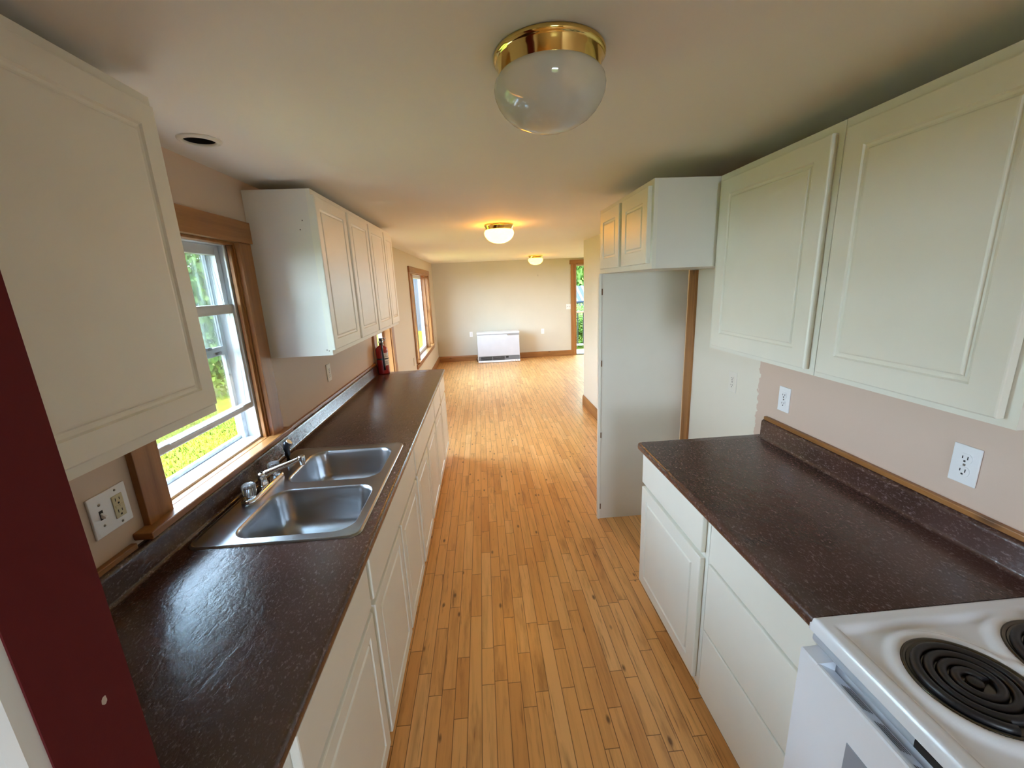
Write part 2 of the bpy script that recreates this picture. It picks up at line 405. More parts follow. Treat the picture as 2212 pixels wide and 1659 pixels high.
b.box(VX-.2, VX+.2, -3.2, VY-.2, ZC+.02, ZC+.12); b.box(VX-.2, VX+.2, VY+.2, YF+.2, ZC+.02, ZC+.12); b.box(VX-.25, VX+.25, VY-.25, VY+.25, ZC+.35, ZC+.4)
for q in ((VX-.25, VX-.2, VY-.25, VY+.25), (VX+.2, VX+.25, VY-.25, VY+.25), (VX-.25, VX+.25, VY-.25, VY-.2), (VX-.25, VX+.25, VY+.2, VY+.25)): b.box(*q, ZC+.02, ZC+.38)
struct('ceiling_attic_sunshade', b, BACKW)

def wall_x(name, x0, x1, y0, y1, z1, holes, mat):
    b = MB(); y = y0
    for (a, c, zb, zt) in holes:
        zb -= .0225
        b.box(x0, x1, y, a, 0, z1)
        if zb > 0: b.box(x0, x1, a, c, 0, zb)
        b.box(x0, x1, a, c, zt, z1); y = c
    b.box(x0, x1, y, y1, 0, z1)
    return struct(name, b, mat)
WK = (1.285, 1.965, 1.045, 1.93)      # kitchen window opening
WT = (4.10, 4.80, .55, 1.93)          # tall window by the counter end
WLV = (6.48, 8.70, .56, 1.93)         # living room window
wall_x('wall_left', XL-.14, XL, YS1-.02, YF, ZC, [WK, WT, WLV], WALL_L)
wall_x('wall_right', XR, XR+.11, -3.0, YW, ZC, [], WALL_R)
b = MB(); b.box(XL-.14, 2.165, YF, YF+.12, 0, ZC); b.box(2.165, 3.12, YF, YF+.12, 2.075, ZC); b.box(3.12, XLIV+.1, YF, YF+.12, 0, ZC)
struct('wall_far', b, GREIGE)
b = MB(); b.box(XR+.11, XLIV+.1, YW-.11, YW, 0, ZC)
struct('wall_partition', b, CREAM)
b = MB(); b.box(XLIV, XLIV+.1, YW, 7.2, 0, ZC); b.box(XLIV, XLIV+.1, 8.0, YF, 0, ZC); b.box(XLIV, XLIV+.1, 7.2, 8.0, 0, .95); b.box(XLIV, XLIV+.1, 7.2, 8.0, 1.95, ZC)  # gap in this unseen wall added to let daylight into the living room
struct('wall_living_right', b, GREIGE)
b = MB(); b.box(-2.3, -.41, YS0, YS1, 0, ZC)
struct('wall_front', b, MAROON)
b = MB(); b.box(-2.3, -.15, -3.1, -3, 0, ZC); b.box(.65, XR+.11, -3.1, -3, 0, ZC); b.box(-.15, .65, -3.1, -3, 0, 1.0); b.box(-.15, .65, -3.1, -3, 1.9, ZC)
struct('wall_back', b, BACKW)
struct('wall_back_left', MB().box(-2.4, -2.3, -3.1, YS1, 0, ZC), BACKW)

# moulded white casing on the near face of the stub wall
prof = [(-.412, YS0), (-.412, .300), (-.420, .294), (-.430, .292), (-.441, .297), (-.446, .302), (-.470, .302), (-.476, .297), (-.486, .293), (-.498, .296), (-.502, .303), (-.502, YS0)]
struct('trim_2', MB().prism(prof, 'z', 0, 2.1), plain('casing_white_paint', (.72, .73, .70), .3))

b = MB()
for x0, x1 in ((XL, -.16), (.80, 2.055)):
    b.prism([(YF, 0), (YF-.016, 0), (YF-.016, .10), (YF-.012, .115), (YF-.006, .13), (YF, .13)], 'x', x0, x1)
struct('baseboard_far', b, W_X)
b = MB(); b.prism([(XL, 0), (XL+.016, 0), (XL+.016, .10), (XL+.012, .115), (XL+.006, .13), (XL, .13)], 'y', 4.95, YF-.016)
struct('baseboard_left', b, W_Y)
b = MB(); b.prism([(XR, 0), (XR-.016, 0), (XR-.016, .10), (XR-.012, .118), (XR-.006, .14), (XR, .14)], 'y', 2.72, YW+.016)
b.prism([(YW, 0), (YW+.016, 0), (YW+.016, .10), (YW+.006, .14), (YW, .14)], 'x', XR, XLIV)
struct('baseboard_right', b, W_Y)
struct('trim_1', MB().box(XR-.016, XR, 2.585, 2.672, 0, 1.741), W_Z, bevel=.002)
b = MB(); b.box(XL, XL+.018, YS1, 1.135, 1.006, 1.024); b.box(XL, XL+.018, 2.085, 3.972, 1.006, 1.024)
struct('trim_3', b, W_Y, bevel=.003)
struct('trim_4', MB().box(XR-.018, XR, .0, 1.84, 1.006, 1.024), W_Y, bevel=.003)

# ------------------------------------------------------------------ windows
def wroot(name):
    o = bpy.data.objects.new(name, None); C.objects.link(o); o['kind'] = 'structure'; ORG[o.name] = (0, 0, 0); return o
def ring_x(b, x0, x1, y0, y1, z0, z1, w, wb=None, wt=None):
    wb = wb or w; wt = wt or w
    b.box(x0, x1, y0, y0+w, z0, z1); b.box(x0, x1, y1-w, y1, z0, z1)
    b.box(x0, x1, y0+w, y1-w, z0, z0+wb); b.box(x0, x1, y0+w, y1-w, z1-wt, z1)
def pane_x(b, x, y0, y1, z0, z1): b.box(x-.002, x+.002, y0, y1, z0, z1)
y0, y1, z0, z1 = WK
r = wroot('window_1')
b = MB(); b.box(XL, XL+.02, y0-.095, y0+.002, z0-.002, z1); b.box(XL, XL+.02, y1-.002, y1+.095, z0-.002, z1); b.build('casing', W_Z, r, .002)
b = MB(); b.box(XL, XL+.026, y0-.135, y1+.105, z1, z1+.092); b.build('head_casing', W_Y, r, .002)
b = MB(); b.box(XL-.05, XL, y0+.001, y1-.001, z0-.022, z0+.001); b.box(XL, XL+.055, y0-.14, y1+.12, z0-.022, z0+.001); b.build('stool', W_Y, r, .004)
b = MB(); b.box(XL-.03, XL, y0, y0+.012, z0, z1); b.box(XL-.03, XL, y1-.012, y1, z0, z1); b.box(XL-.03, XL, y0+.012, y1-.012, z1-.012, z1)
b.box(XL-.022, XL-.006, y1-.026, y1-.012, z0, z1-.012); b.box(XL-.022, XL-.006, y0+.012, y0+.026, z0, z1-.012); b.build('wood_jamb', W_Z, r, .002)
b = MB(); ring_x(b, XL-.13, XL-.03, y0+.002, y1-.002, z0-.01, z1-.002, .012, .02, .012)
b.box(XL-.036, XL-.028, y1-.034, y1-.012, z0+.01, z1-.012)
b.build('frame', VINYL, r, .0015)
ls0 = 1.203; a0, a1 = y0+.016, y1-.016
b = MB(); ring_x(b, XL-.058, XL-.034, a0, a1, ls0, 1.668, .030, .026, .036)
b.box(XL-.034, XL-.026, a0+.1, a1-.1, ls0+.018, ls0+.026)
lo = b.build('lower_sash', VINYL, r, .003)
b = MB(); pane_x(b, XL-.048, a0+.030, a1-.030, ls0+.026, 1.634); b.build('glass', PANE, lo)
b = MB(); ring_x(b, XL-.088, XL-.062, a0, a1, 1.635, z1-.015, .032, .034, .040); up = b.build('upper_sash', VINYL, r, .003)
b = MB(); pane_x(b, XL-.076, a0+.032, a1-.032, 1.667, z1-.053); b.build('glass', PANE, up)
b = MB(); b.box(XL-.050, XL-.030, 1.60, 1.65, 1.668, 1.676); b.lathe([(.011, 0), (.013, .006), (.008, .014), (.002, .016)], (XL-.045, 1.625, 1.676), 16)
b.box(XL-.052, XL-.045, 1.612, 1.638, 1.676, 1.69); b.build('sash_lock', PAN, r, .001)
b = MB(); ring_x(b, XL-.128, XL-.110, y0+.014, y1-.014, z0+.01, z1-.014, .022, .016, .03); b.box(XL-.126, XL-.108, y0+.036, y1-.036, 1.452, 1.490)
for s_ in (0, 1): b.box(XL-.11, XL-.09, (y0+.014, y1-.044)[s_], (y0+.044, y1-.014)[s_], z0+.01, 1.20)
st = b.build('storm_frame', VINYL_OLD, r, .002)
b = MB(); pane_x(b, XL-.119, y0+.036, y1-.036, 1.49, z1-.044); b.build('glass', PANE, st)
b = MB(); b.box(XL-.108, XL-.098, 1.80, 1.83, 1.485, 1.497); b.box(XL-.108, XL-.098, 1.86, 1.89, 1.46, 1.47); b.build('storm_latch', BLACK, r)

# tall window by the end of the counter
y0, y1, z0, z1 = WT
r = wroot('window_2')
b = MB(); b.box(XL, XL+.02, y0-.112, y0, z0, z1); b.box(XL, XL+.02, y1, y1+.115, z0, z1); b.build('casing', W_Z, r, .003)
b = MB(); b.box(XL, XL+.026, y0-.13, y1+.13, z1, z1+.092); b.build('head_casing', W_Y, r, .003)
b = MB(); b.box(XL-.08, XL+.05, y0-.112, y1+.115, z0-.02, z0); b.box(XL, XL+.018, y0-.112, y1+.115, z0-.1, z0-.02); b.build('stool', W_Y, r, .003)
b = MB(); b.box(XL-.12, XL, y0, y0+.016, z0, z1); b.box(XL-.12, XL, y1-.016, y1, z0, z1); b.box(XL-.12, XL, y0+.016, y1-.016, z1-.016, z1); b.build('wood_jamb', W_Z, r, .002)
b = MB(); ring_x(b, XL-.12, XL-.085, y0+.016, y1-.016, z0, z1-.016, .035); b.box(XL-.12, XL-.085, y0+.05, y1-.05, 1.23, 1.265); fr = b.build('sash', VINYL, r, .003)
b = MB(); pane_x(b, XL-.10, y0+.05, y1-.05, z0+.035, 1.23); pane_x(b, XL-.10, y0+.05, y1-.05, 1.265, z1-.05); b.build('glass', PANE, fr)

# living room window: narrow sashes either side of a picture pane
y0, y1, z0, z1 = WLV
r = wroot('window_3')
b = MB(); b.box(XL, XL+.02, y0-.09, y0, z0-.0, z1); b.box(XL, XL+.02, y1, y1+.09, z0-.0, z1); b.build('casing', W_Z, r, .003)
b = MB(); b.box(XL, XL+.026, y0-.10, y1+.10, z1, z1+.092); b.build('head_casing', W_Y, r, .003)
b = MB(); b.box(XL-.10, XL+.04, y0, y1, z0-.02, z0); b.box(XL, XL+.02, y0-.09, y1+.09, z0-.09, z0-.0205); b.build('sill', W_Y, r, .003)
b = MB(); b.box(XL-.13, XL, y0, y0+.016, z0, z1); b.box(XL-.13, XL, y1-.016, y1, z0, z1); b.box(XL-.13, XL, y0+.016, y1-.016, z1-.016, z1); b.build('wood_jamb', W_Z, r, .002)
m1, m2 = 6.76, 8.20
for yy in (m1, m2): MB().box(XL-.11, XL-.005, yy, yy+.10, z0, z1-.016).build('mullion', W_Z, r, .003)
for ya, yb in ((y0+.016, m1), (m2+.10, y1-.016)):
    b = MB(); ring_x(b, XL-.12, XL-.09, ya, yb, z0, 1.255, .03); ring_x(b, XL-.09, XL-.06, ya, yb, 1.225, z1-.016, .03); sh = b.build('side_sash', W_Z, r, .003)
    b = MB(); pane_x(b, XL-.105, ya+.03, yb-.03, z0+.03, 1.225); pane_x(b, XL-.075, ya+.03, yb-.03, 1.255, z1-.046); b.build('glass', PANE, sh)
b = MB(); ring_x(b, XL-.12, XL-.07, m1+.10, m2, z0, z1-.016, .05); sh = b.build('picture_sash', VINYL, r, .003)
b = MB(); pane_x(b, XL-.10, m1+.15, m2-.05, z0+.05, z1-.066); b.build('glass', PANE, sh)

# glazed door in the far wall
r = wroot('door_1')
b = MB(); b.box(2.055, 2.165, YF-.02, YF, 0, 2.075); b.box(3.12, 3.23, YF-.02, YF, 0, 2.075); b.build('casing', W_Z, r, .003)
MB().box(2.03, 3.255, YF-.026, YF, 2.075, 2.168).build('head_casing', W_X, r, .003)
b = MB(); b.box(2.165, 2.18, YF, YF+.12, 0, 2.075); b.box(3.105, 3.12, YF, YF+.12, 0, 2.075); b.box(2.18, 3.105, YF, YF+.12, 2.06, 2.075); b.build('jamb', W_Z, r, .002)
b = MB(); b.box(2.182, 2.20, YF+.07, YF+.10, .0, 2.06); b.box(3.08, 3.103, YF+.07, YF+.10, 0, 2.06); b.box(2.20, 3.08, YF+.07, YF+.10, 0, .02); b.box(2.20, 3.08, YF+.07, YF+.10, 2.03, 2.06); dl = b.build('door_leaf', VINYL, r, .002)
MB().box(2.20, 3.08, YF+.083, YF+.087, .02, 2.03).build('glass', PANE, dl)
MB().box(2.165, 3.12, YF, YF+.12, 0, .012).build('threshold', PAN, r)

# ------------------------------------------------------------------ cabinets
def slab_x(name, mat, parent, xf, nrm, y0, y1, z0, z1, thick=.019, raised=True, inset=.058, label=None):
    """A door or drawer front in a plane of constant x, its face at xf looking along nrm."""
    loops = [(0, -thick), (0, -.004), (.0012, -.0012), (.004, 0)]
    if raised: loops += [(inset, 0), (inset+.004, -.0045), (inset+.010, -.006), (inset+.014, -.0055), (inset+.018, -.0012), (inset+.022, -.0006)]
    b = MB(); vs = []
    for d, h in loops:
        x = xf+nrm*h
        vs += [(x, y0+d, z0+d), (x, y1-d, z0+d), (x, y1-d, z1-d), (x, y0+d, z1-d)]
    fs = [(0, 1, 2, 3)]; n = len(loops)
    for i in range(n-1):
        for k in range(4): fs.append((4*i+k, 4*i+(k+1) % 4, 4*i+4+(k+1) % 4, 4*i+4+k))
    fs.append((4*n-4, 4*n-3, 4*n-2, 4*n-1))
    b.add(vs, fs); return b.build(name, mat, parent)
def face_frame(parent, x0, x1, y0, y1, z0, z1, opens):
    """Frame boards between x0 and x1 with the openings cut out as one board."""
    ys = sorted({y0, y1, *[v for o in opens for v in o[:2]]}); zs = sorted({z0, z1, *[v for o in opens for v in o[2:]]})
    b = MB()
    for i in range(len(ys)-1):
        for j in range(len(zs)-1):
            cy, cz = (ys[i]+ys[i+1])/2, (zs[j]+zs[j+1])/2
            if any(o[0] < cy < o[1] and o[2] < cz < o[3] for o in opens): continue
            b.box(x0, x1, ys[i], ys[i+1], zs[j], zs[j+1])
    return b.build('face_frame', WHITE, parent)
def carcass(parent, xw, xf, y0, y1, z0, z1, t=.014, kick=None):
    """An open-fronted box from the wall xw to the frame xf."""
    b = MB(); b.box(xw, xf, y0, y0+t, z0, z1); b.box(xw, xf, y1-t, y1, z0, z1); b.box(xw, xf, y0+t, y1-t, z0, z0+t)
    if kick: b.box(xf-(.06 if xf > xw else -.06), xf, y0+t, y1-t, z1-t, z1)
    else: b.box(xw, xf, y0+t, y1-t, z1-t, z1)
    s_ = 1 if xf > xw else -1
    b.box(xw, xw+s_*.006, y0+t, y1-t, z0+t, z1-t)
    o = b.build('carcass', WHITE_SIDE, parent)
    if kick: MB().box(xw+s_*.05, xf-s_*.06, y0+.002, y1-.002, 0, z0).build('toe_kick', WHITE_SIDE, parent)
    return o
def opening(d, z, m=.014): return (d[0]+m, d[1]-m, z[0]+m, z[1]-m)

# left base units
XB = -.432   # face frame
def base_left(y0, y1, drawers, doors, label):
    t = thing('base_cabinet', (XL, (y0+y1)/2, 0), label, 'cabinet', 'base cabinets under the sink counter')
    carcass(t, XL+.002, XB-.018, y0, y1, .105, .874, kick=1)
    zd, zp = (.704, .858), (.132, .682)
    face_frame(t, XB-.018, XB, y0, y1, .105, .874, [opening(d, zd) for d in drawers]+[opening(d, zp) for d in doors])
    for d in drawers: slab_x('drawer_front', WHITE, t, XB+.020, 1, *d, *zd, raised=False)
    for d in doors: slab_x('door', WHITE, t, XB+.020, 1, *d, *zp, inset=.05)
base_left(YS1+.01, 1.183, [(.66, 1.171)], [(.66, 1.171)], 'near white base cabinet at the lower left, before the sink')
base_left(1.185, 2.135, [(1.205, 2.120)], [(1.205, 1.655), (1.676, 2.120)], 'white base cabinet with two doors directly under the steel sink')
base_left(2.137, 3.104, [(2.150, 3.092)], [(2.165, 2.595), (2.630, 3.085)], 'white two-door base cabinet next past the sink towards the living room')
base_left(3.106, 3.585, [(3.125, 3.57)], [(3.125, 3.57)], 'narrow white one-door base cabinet, second from the far counter end')
base_left(3.587, 4.045, [(3.605, 4.03)], [(3.605, 4.03)], 'last narrow white base cabinet at the far end of the sink counter')

# left wall cabinets
XU = -.7486
def upper_left(y0, y1, doors, label, z0=1.398, z1=2.165, zd=(1.424, 2.137)):
    t = thing('wall_cabinet', (XL, (y0+y1)/2, z0), label, 'cabinet', 'white cabinets hung on the left wall')
    carcass(t, XL+.002, XU-.018, y0, y1, z0, z1)
    face_frame(t, XU-.018, XU, y0, y1, z0, z1, [opening(d, zd) for d in doors])
    for d in doors: slab_x('door', WHITE, t, XU+.020, 1, *d, *zd, inset=.05)
    return t
upper_left(YS1+.005, 1.157, [(.42, .615), (.64, 1.137)], 'large near white wall cabinet at the top left, beside the maroon wall end')
t = upper_left(2.095, 3.004, [(2.084, 2.532), (2.570, 2.990)], 'white two-door wall cabinet just past the kitchen window, pale blue-lit side')
for yy, zz in ((-.765, 1.42), (-.775, 1.425), (-.80, 2.03), (-.815, 1.99)): MB().lathe([(.003, 0), (.0015, -.0015)], (yy, 2.095, zz), 10, axis='y').build('nail_hole', SCREW, t)
upper_left(3.006, 3.452, [(3.022, 3.442)], 'single-door white wall cabinet in the middle of the far left run')
upper_left(3.454, 3.800, [(3.470, 3.760)], 'narrowest white wall cabinet ending the left run, above the fire extinguisher')

# right wall cabinets
XU2 = 1.0666
def upper_right(y0, y1, doors, label, z0=1.374, z1=2.12, zd=(1.392, 2.092)):
    t = thing('wall_cabinet', (XR, (y0+y1)/2, z0), label, 'cabinet', 'white cabinets hung on the right wall')
    carcass(t, XR-.002, XU2+.018, y0, y1, z0, z1)
    face_frame(t, XU2, XU2+.018, y0, y1, z0, z1, [opening(d, zd) for d in doors])
    for d in doors: slab_x('door', WHITE, t, XU2-.020, -1, *d, *zd, inset=.06)
upper_right(1.242, 1.8735, [(1.265, 1.832)], 'white wall cabinet with one door on the right, touching the refrigerator-bay cabinet')
upper_right(.7154, 1.240, [(.739, 1.216)], 'nearest white wall cabinet on the right, above the counter by the stove')
# cabinet over the refrigerator bay
XP = .7718
t = thing('bridge_cabinet', (XR, 2.28, 1.745), 'short two-door white cabinet high over the empty refrigerator bay', 'cabinet')
carcass(t, XR-.002, XP+.018, 1.8755, 2.700, 1.745, 2.12)
face_frame(t, XP, XP+.018, 1.8755, 2.700, 1.745, 2.12, [opening(d, (1.770, 2.094)) for d in ((1.897, 2.240), (2.286, 2.635))])
for d in ((1.897, 2.240), (2.286, 2.635)): slab_x('door', WHITE, t, XP-.020, -1, *d, 1.770, 2.094, inset=.058)
# tall panel at the far side of the bay
t = thing('refrigerator_panel', (1.05, 2.687, 0), 'tall white side panel standing on the floor at the far side of the refrigerator bay', 'panel')
MB().box(XP+.004, XR-.018, 2.677, 2.697, 0, 1.744).build('panel_board', plain('panel_melamine', (.72, .69, .61), .4, var=.03, vscale=3), t, .001)
MB().box(XP-.012, XP+.0035, 2.672, 2.700, 0, 1.744).build('edge_strip', WHITE, t, .001)
for z in (1.63, 1.16, .65, .10): plabel(MB().box(XP+.0036, XP+.012, 2.6735, 2.6768, z-.02, z+.02).build('wood_peg', PLUG, t), 'brown wooden peg')

# right base units
XB2 = .777
t = thing('base_cabinet', (XR, 1.57, 0), 'white base cabinet with a drawer over one panelled door, right counter far end', 'cabinet', 'base cabinets under the right counter')
carcass(t, XR-.002, XB2+.018, 1.268, 1.865, .105, .874, kick=1)
face_frame(t, XB2, XB2+.018, 1.268, 1.865, .105, .874, [opening((1.288, 1.864), (.708, .860)), opening((1.288, 1.864), (.135, .685))])
slab_x('drawer_front', WHITE, t, XB2-.020, -1, 1.290, 1.862, .708, .858, raised=False)
slab_x('door', WHITE, t, XB2-.020, -1, 1.290, 1.862, .137, .684, inset=.055)
t = thing('base_cabinet', (XR, 1.015, 0), 'white drawer base cabinet with plain fronts between the stove and the panelled door', 'cabinet', 'base cabinets under the right counter')
carcass(t, XR-.002, XB2+.018, .766, 1.266, .105, .874, kick=1)
face_frame(t, XB2, XB2+.018, .766, 1.266, .105, .874, [(.80, 1.23, .70, .85), (.80, 1.23, .42, .68), (.80, 1.23, .13, .39)])
for z0, z1 in ((.700, .856), (.409, .688), (.112, .401)): slab_x('drawer_front', WHITE, t, XB2-.012, -1, .772, 1.250, z0, z1, raised=False, thick=.011)

# ------------------------------------------------------------------ countertops (postformed: rolled front, cove, splash)
def arc(cx, cz, r, a0, a1, n=6): return [(cx+r*math.cos(math.radians(a0+(a1-a0)*i/n)), cz+r*math.sin(math.radians(a0+(a1-a0)*i/n))) for i in range(n+1)]
ZT, ZU = .914, .8755
def nose(xf, s):     # rolled front edge going from underside to top, s=+1: front towards +x
    return [(xf-s*.03, ZU)]+[(xf-s*.012+s*.012*math.cos(a), ZU+.012+.012*math.sin(a)) for a in [math.radians(q) for q in (-90, -60, -30, 0)]] + \
           [(xf-s*.014+s*.014*math.cos(a), ZT-.014+.014*math.sin(a)) for a in [math.radians(q) for q in (0, 22, 45, 67, 90)]]
def splash(xw, s):   # from the top surface up the splash to the wall and down; s=+1: wall at -x
    x0 = xw+s*.024
    return [(x0+s*.012, ZT), (x0+s*.0075, ZT+.0015), (x0+s*.0035, ZT+.005), (x0, ZT+.013), (x0, .990), (x0-s*.002, .999), (x0-s*.008, 1.0045), (x0-s*.014, 1.006), (xw+s*.001, 1.006), (xw+s*.001, ZU)]
cl = MB(); full = nose(-.401, 1)+splash(XL, 1)
cl.prism(full, 'y', YS1+.002, 1.262, True); cl.prism(full, 'y', 2.068, 3.968, True)
cl.prism(nose(-.401, 1)+[(-.470, ZT), (-.470, ZU)], 'y', 1.262, 2.068, True)
cl.prism([(-.985, ZU), (-.985, ZT)]+splash(XL, 1), 'y', 1.262, 2.068, True)
cl.prism(nose(-.401, 1)+[(XL+.001, ZT), (XL+.001, ZU)], 'y', 3.968, 4.062, True)
o = cl.build('countertop', COUNTER); tag(o, 'long brown speckled laminate countertop with the sink, along the left wall', 'countertop')
o.modifiers.new('es', 'EDGE_SPLIT').split_angle = .7
cr = MB(); cr.prism(nose(.735, -1)+splash(XR, -1), 'y', .764, 1.845, True)
cr.prism(nose(.735, -1)+[(XR-.001, ZT), (XR-.001, ZU)], 'y', 1.845, 1.878, True)
o = cr.build('countertop', COUNTER); tag(o, 'short brown speckled laminate countertop beside the white stove on the right', 'countertop')
o.modifiers.new('es', 'EDGE_SPLIT').split_angle = .7

# ------------------------------------------------------------------ sink
def rrect(x0, x1, y0, y1, r, z, n=8):
    out = []
    for cx, cy, a in ((x1-r, y1-r, 0), (x0+r, y1-r, 90), (x0+r, y0+r, 180), (x1-r, y0+r, 270)):
        for i in range(n+1):
            t = math.radians(a+90*i/n); out.append((cx+r*math.cos(t), cy+r*math.sin(t), z))
    return out
SX0, SX1, SY0, SY1 = -1.004, -.446, 1.244, 2.086
sink = thing('kitchen_sink', (-.725, 1.665, ZT), 'stainless steel double-bowl sink set in the left countertop', 'sink')
bowls = ((-.890, -.482, 1.283, 1.628), (-.890, -.488, 1.686, 2.036))
bm = bmesh.new()
def loop_edges(pts):
    vs = [bm.verts.new(p) for p in pts]; return vs, [bm.edges.new((vs[i], vs[(i+1) % len(vs)])) for i in range(len(vs))]
ZS = ZT+.0045
outer, oe = loop_edges(rrect(SX0+.012, SX1-.012, SY0+.012, SY1-.012, .030, ZS)); allE = list(oe); holes = []
for q in bowls:
    v, e = loop_edges(rrect(*q, .070, ZS)); allE += e; holes.append((q, v))
bmesh.ops.triangle_fill(bm, use_beauty=True, use_dissolve=False, edges=allE)
def bridge(prev, pts, smooth=True):
    cur = [bm.verts.new(p) for p in pts]
    for i in range(len(cur)):
        f = bm.faces.new((prev[i], prev[(i+1) % len(cur)], cur[(i+1) % len(cur)], cur[i])); f.smooth = smooth
    return cur
p = bridge(outer, rrect(SX0+.008, SX1-.008, SY0+.008, SY1-.008, .034, ZS+.003)); p = bridge(p, rrect(SX0+.004, SX1-.004, SY0+.004, SY1-.004, .038, ZS+.0025)); p = bridge(p, rrect(SX0, SX1, SY0, SY1, .042, ZT))
for (x0, x1, y0, y1), v in holes:
    p = v
    for d, z, rr in ((.002, -.001, .069), (.005, -.005, .068), (.008, -.014, .067), (.014, -.06, .066), (.020, -.115, .066), (.028, -.140, .066), (.042, -.157, .062), (.062, -.168, .056), (.090, -.176, .048), (.125, -.181, .035), (.150, -.183, .018)):
        p = bridge(p, rrect(x0+d, x1-d, y0+d, y1-d, rr, ZS+z))
    bm.faces.new(p).smooth = True
bmesh.ops.recalc_face_normals(bm, faces=bm.faces)
for v in bm.verts: v.co -= Vector((-.725, 1.665, ZT))
me = bpy.data.meshes.new('basin'); bm.to_mesh(me); bm.free(); me.materials.append(STEEL)
o = bpy.data.objects.new('basin', me); C.objects.link(o); o.parent = sink; o['label'] = 'brushed steel rim and two bowls'
for x0, x1, y0, y1 in bowls:
    b = MB(); b.lathe([(.056, .001), (.054, .004), (.048, .0045), (.042, .001), (.038, -.004), (.010, -.006), (.009, .004), (0, .006)], ((x0+x1)/2, (y0+y1)/2, ZS-.182), 32)
    b.build('drain_strainer', CHROME, sink)

# faucet
ZB = ZS
fa = thing('faucet', (-.945, 1.645, ZB), 'chrome faucet with two clear acrylic knobs behind the sink', 'faucet')
bp = [p[:2] for p in rrect(-.973, -.917, 1.505, 1.785, .0275, 0, 10)]
cx = -.945
b = MB(); lay = [(0, 0), (0, .012), (.003, .018), (.008, .021)]
vs = []; N_ = len(bp)
for d, z in lay:
    for x, y in bp:
        ux, uy = x-cx, y-1.645; vs.append((cx+ux*(1-d/.028), 1.645+uy*(1-d/.14), ZB+z))
b.add(vs, [(i*N_+k, i*N_+(k+1) % N_, (i+1)*N_+(k+1) % N_, (i+1)*N_+k) for i in range(len(lay)-1) for k in range(N_)], True)
b.f.append([3*N_+k for k in range(N_)]); b.sm.append(False); b.f.append(list(range(N_))[::-1]); b.sm.append(False)
b.lathe([(.020, .020), (.019, .030), (.016, .036), (.016, .055), (.019, .058), (.019, .070), (.014, .075), (0, .077)], (cx, 1.645, ZB), 28)
b.build('base_plate', CHROME, fa)
for yk in (1.545, 1.745):
    b = MB(); n = 60; prof = [(.0215, .026), (.0235, .032), (.0255, .066), (.024, .072), (.017, .076), (0, .075)]; vs = []
    for r_, h in prof:
        for k in range(n):
            a = 2*math.pi*k/n; rr = r_*(1-.07*abs(math.sin(a*5))) if r_ > .01 else r_; vs.append((cx+rr*math.cos(a), yk+rr*math.sin(a), ZB+h))
    b.add(vs, [(i*n+k, i*n+(k+1) % n, (i+1)*n+(k+1) % n, (i+1)*n+k) for i in range(len(prof)-1) for k in range(n)])
    b.f.append(list(range(n))[::-1]); b.sm.append(False)
    kb = plabel(b.build('knob', ACRYL, fa), 'clear fluted acrylic knob')
    MB().lathe([(.016, .018), (.016, .026), (.007, .027), (.007, .055), (0, .056)], (cx, yk, ZB), 20).build('stem', CHROME, kb)
b = MB(); sp = Vector((cx, 1.645, ZB+.064)); tip = Vector((-.800, 1.700, ZB+.106)); d = tip-sp
b.tube([sp, sp+d*.12, sp+d*.5, sp+d*.9, tip], [.014, .0125, .0105, .0095, .010], 16)
b.lathe([(.0115, .010), (.0125, .006), (.0125, -.020), (.0105, -.022), (.0105, -.030), (.008, -.030), (0, -.028)], tip, 20)
b.build('spout', CHROME, fa)
# sprayer
sy = thing('sink_sprayer', (-.952, 1.895, ZB), 'black side sprayer standing in the sink deck by the faucet', 'sprayer')
MB().lathe([(.024, 0), (.023, .005), (.017, .012), (.014, .016), (0, .016)], (-.952, 1.895, ZB), 24).build('holder', CHROME, sy)
b = MB(); b.tube([(-.952, 1.895, ZB+.014), (-.952, 1.895, ZB+.05), (-.953, 1.896, ZB+.08), (-.950, 1.898, ZB+.098), (-.940, 1.899, ZB+.108)], [.012, .0135, .0145, .017, .017], 18)
hb = b.build('spray_body', BLACK, sy)
MB().tube([(-.940, 1.899, ZB+.108), (-.936, 1.8995, ZB+.1115)], [.0165, .0145], 18).build('spray_nozzle', CHROME, hb)

# ------------------------------------------------------------------ stove
st = thing('stove', (1.04, .365, 0), 'white electric coil stove at the lower right corner', 'stove')
SY_0, SY_1 = -.008, .754
MB().box(.752, XR-.01, SY_0, SY_1, .03, .880).build('body', APPL, st, .003)
# cooktop as a pressed sheet: raised rim, dished field, raised rings round the wells
BUR = ((.905, .572, .104), (1.165, .575, .120), (.905, .172, .120), (1.165, .172, .104))
x0, x1, ya, yb = .722, 1.335, SY_0, SY_1+.002; nx, ny = 150, 186
def sstep(a, b_, v):
    q = max(0, min(1, (v-a)/(b_-a))); return q*q*(3-2*q)
def ctz(x, y):
    e = min(x-x0, x1-x, y-ya, yb-y)
    z = .926 if e > .008 else .926-.016*(1-math.sqrt(max(0, 1-(1-e/.008)**2)))
    z -= .013*sstep(.028, .050, e)
    for bx, by, br in BUR:
        dd = math.hypot(x-bx, y-by)-br
        z += .010*sstep(.034, .012, dd) if dd > .0 else .010
        if dd < .006: z -= .004*(1-sstep(0, .006, dd))
    return z
b = MB(); vs = []
for i in range(nx+1):
    for j in range(ny+1):
        x = x0+(x1-x0)*i/nx; y = ya+(yb-ya)*j/ny
        for bx, by, br in BUR:            # snap points close to a well onto its rim
            dd = math.hypot(x-bx, y-by)
            if br-.0035 < dd < br+.0035 and dd > 0: x = bx+(x-bx)*br/dd; y = by+(y-by)*br/dd
        vs.append((x, y, ctz(x, y)))
fs = []
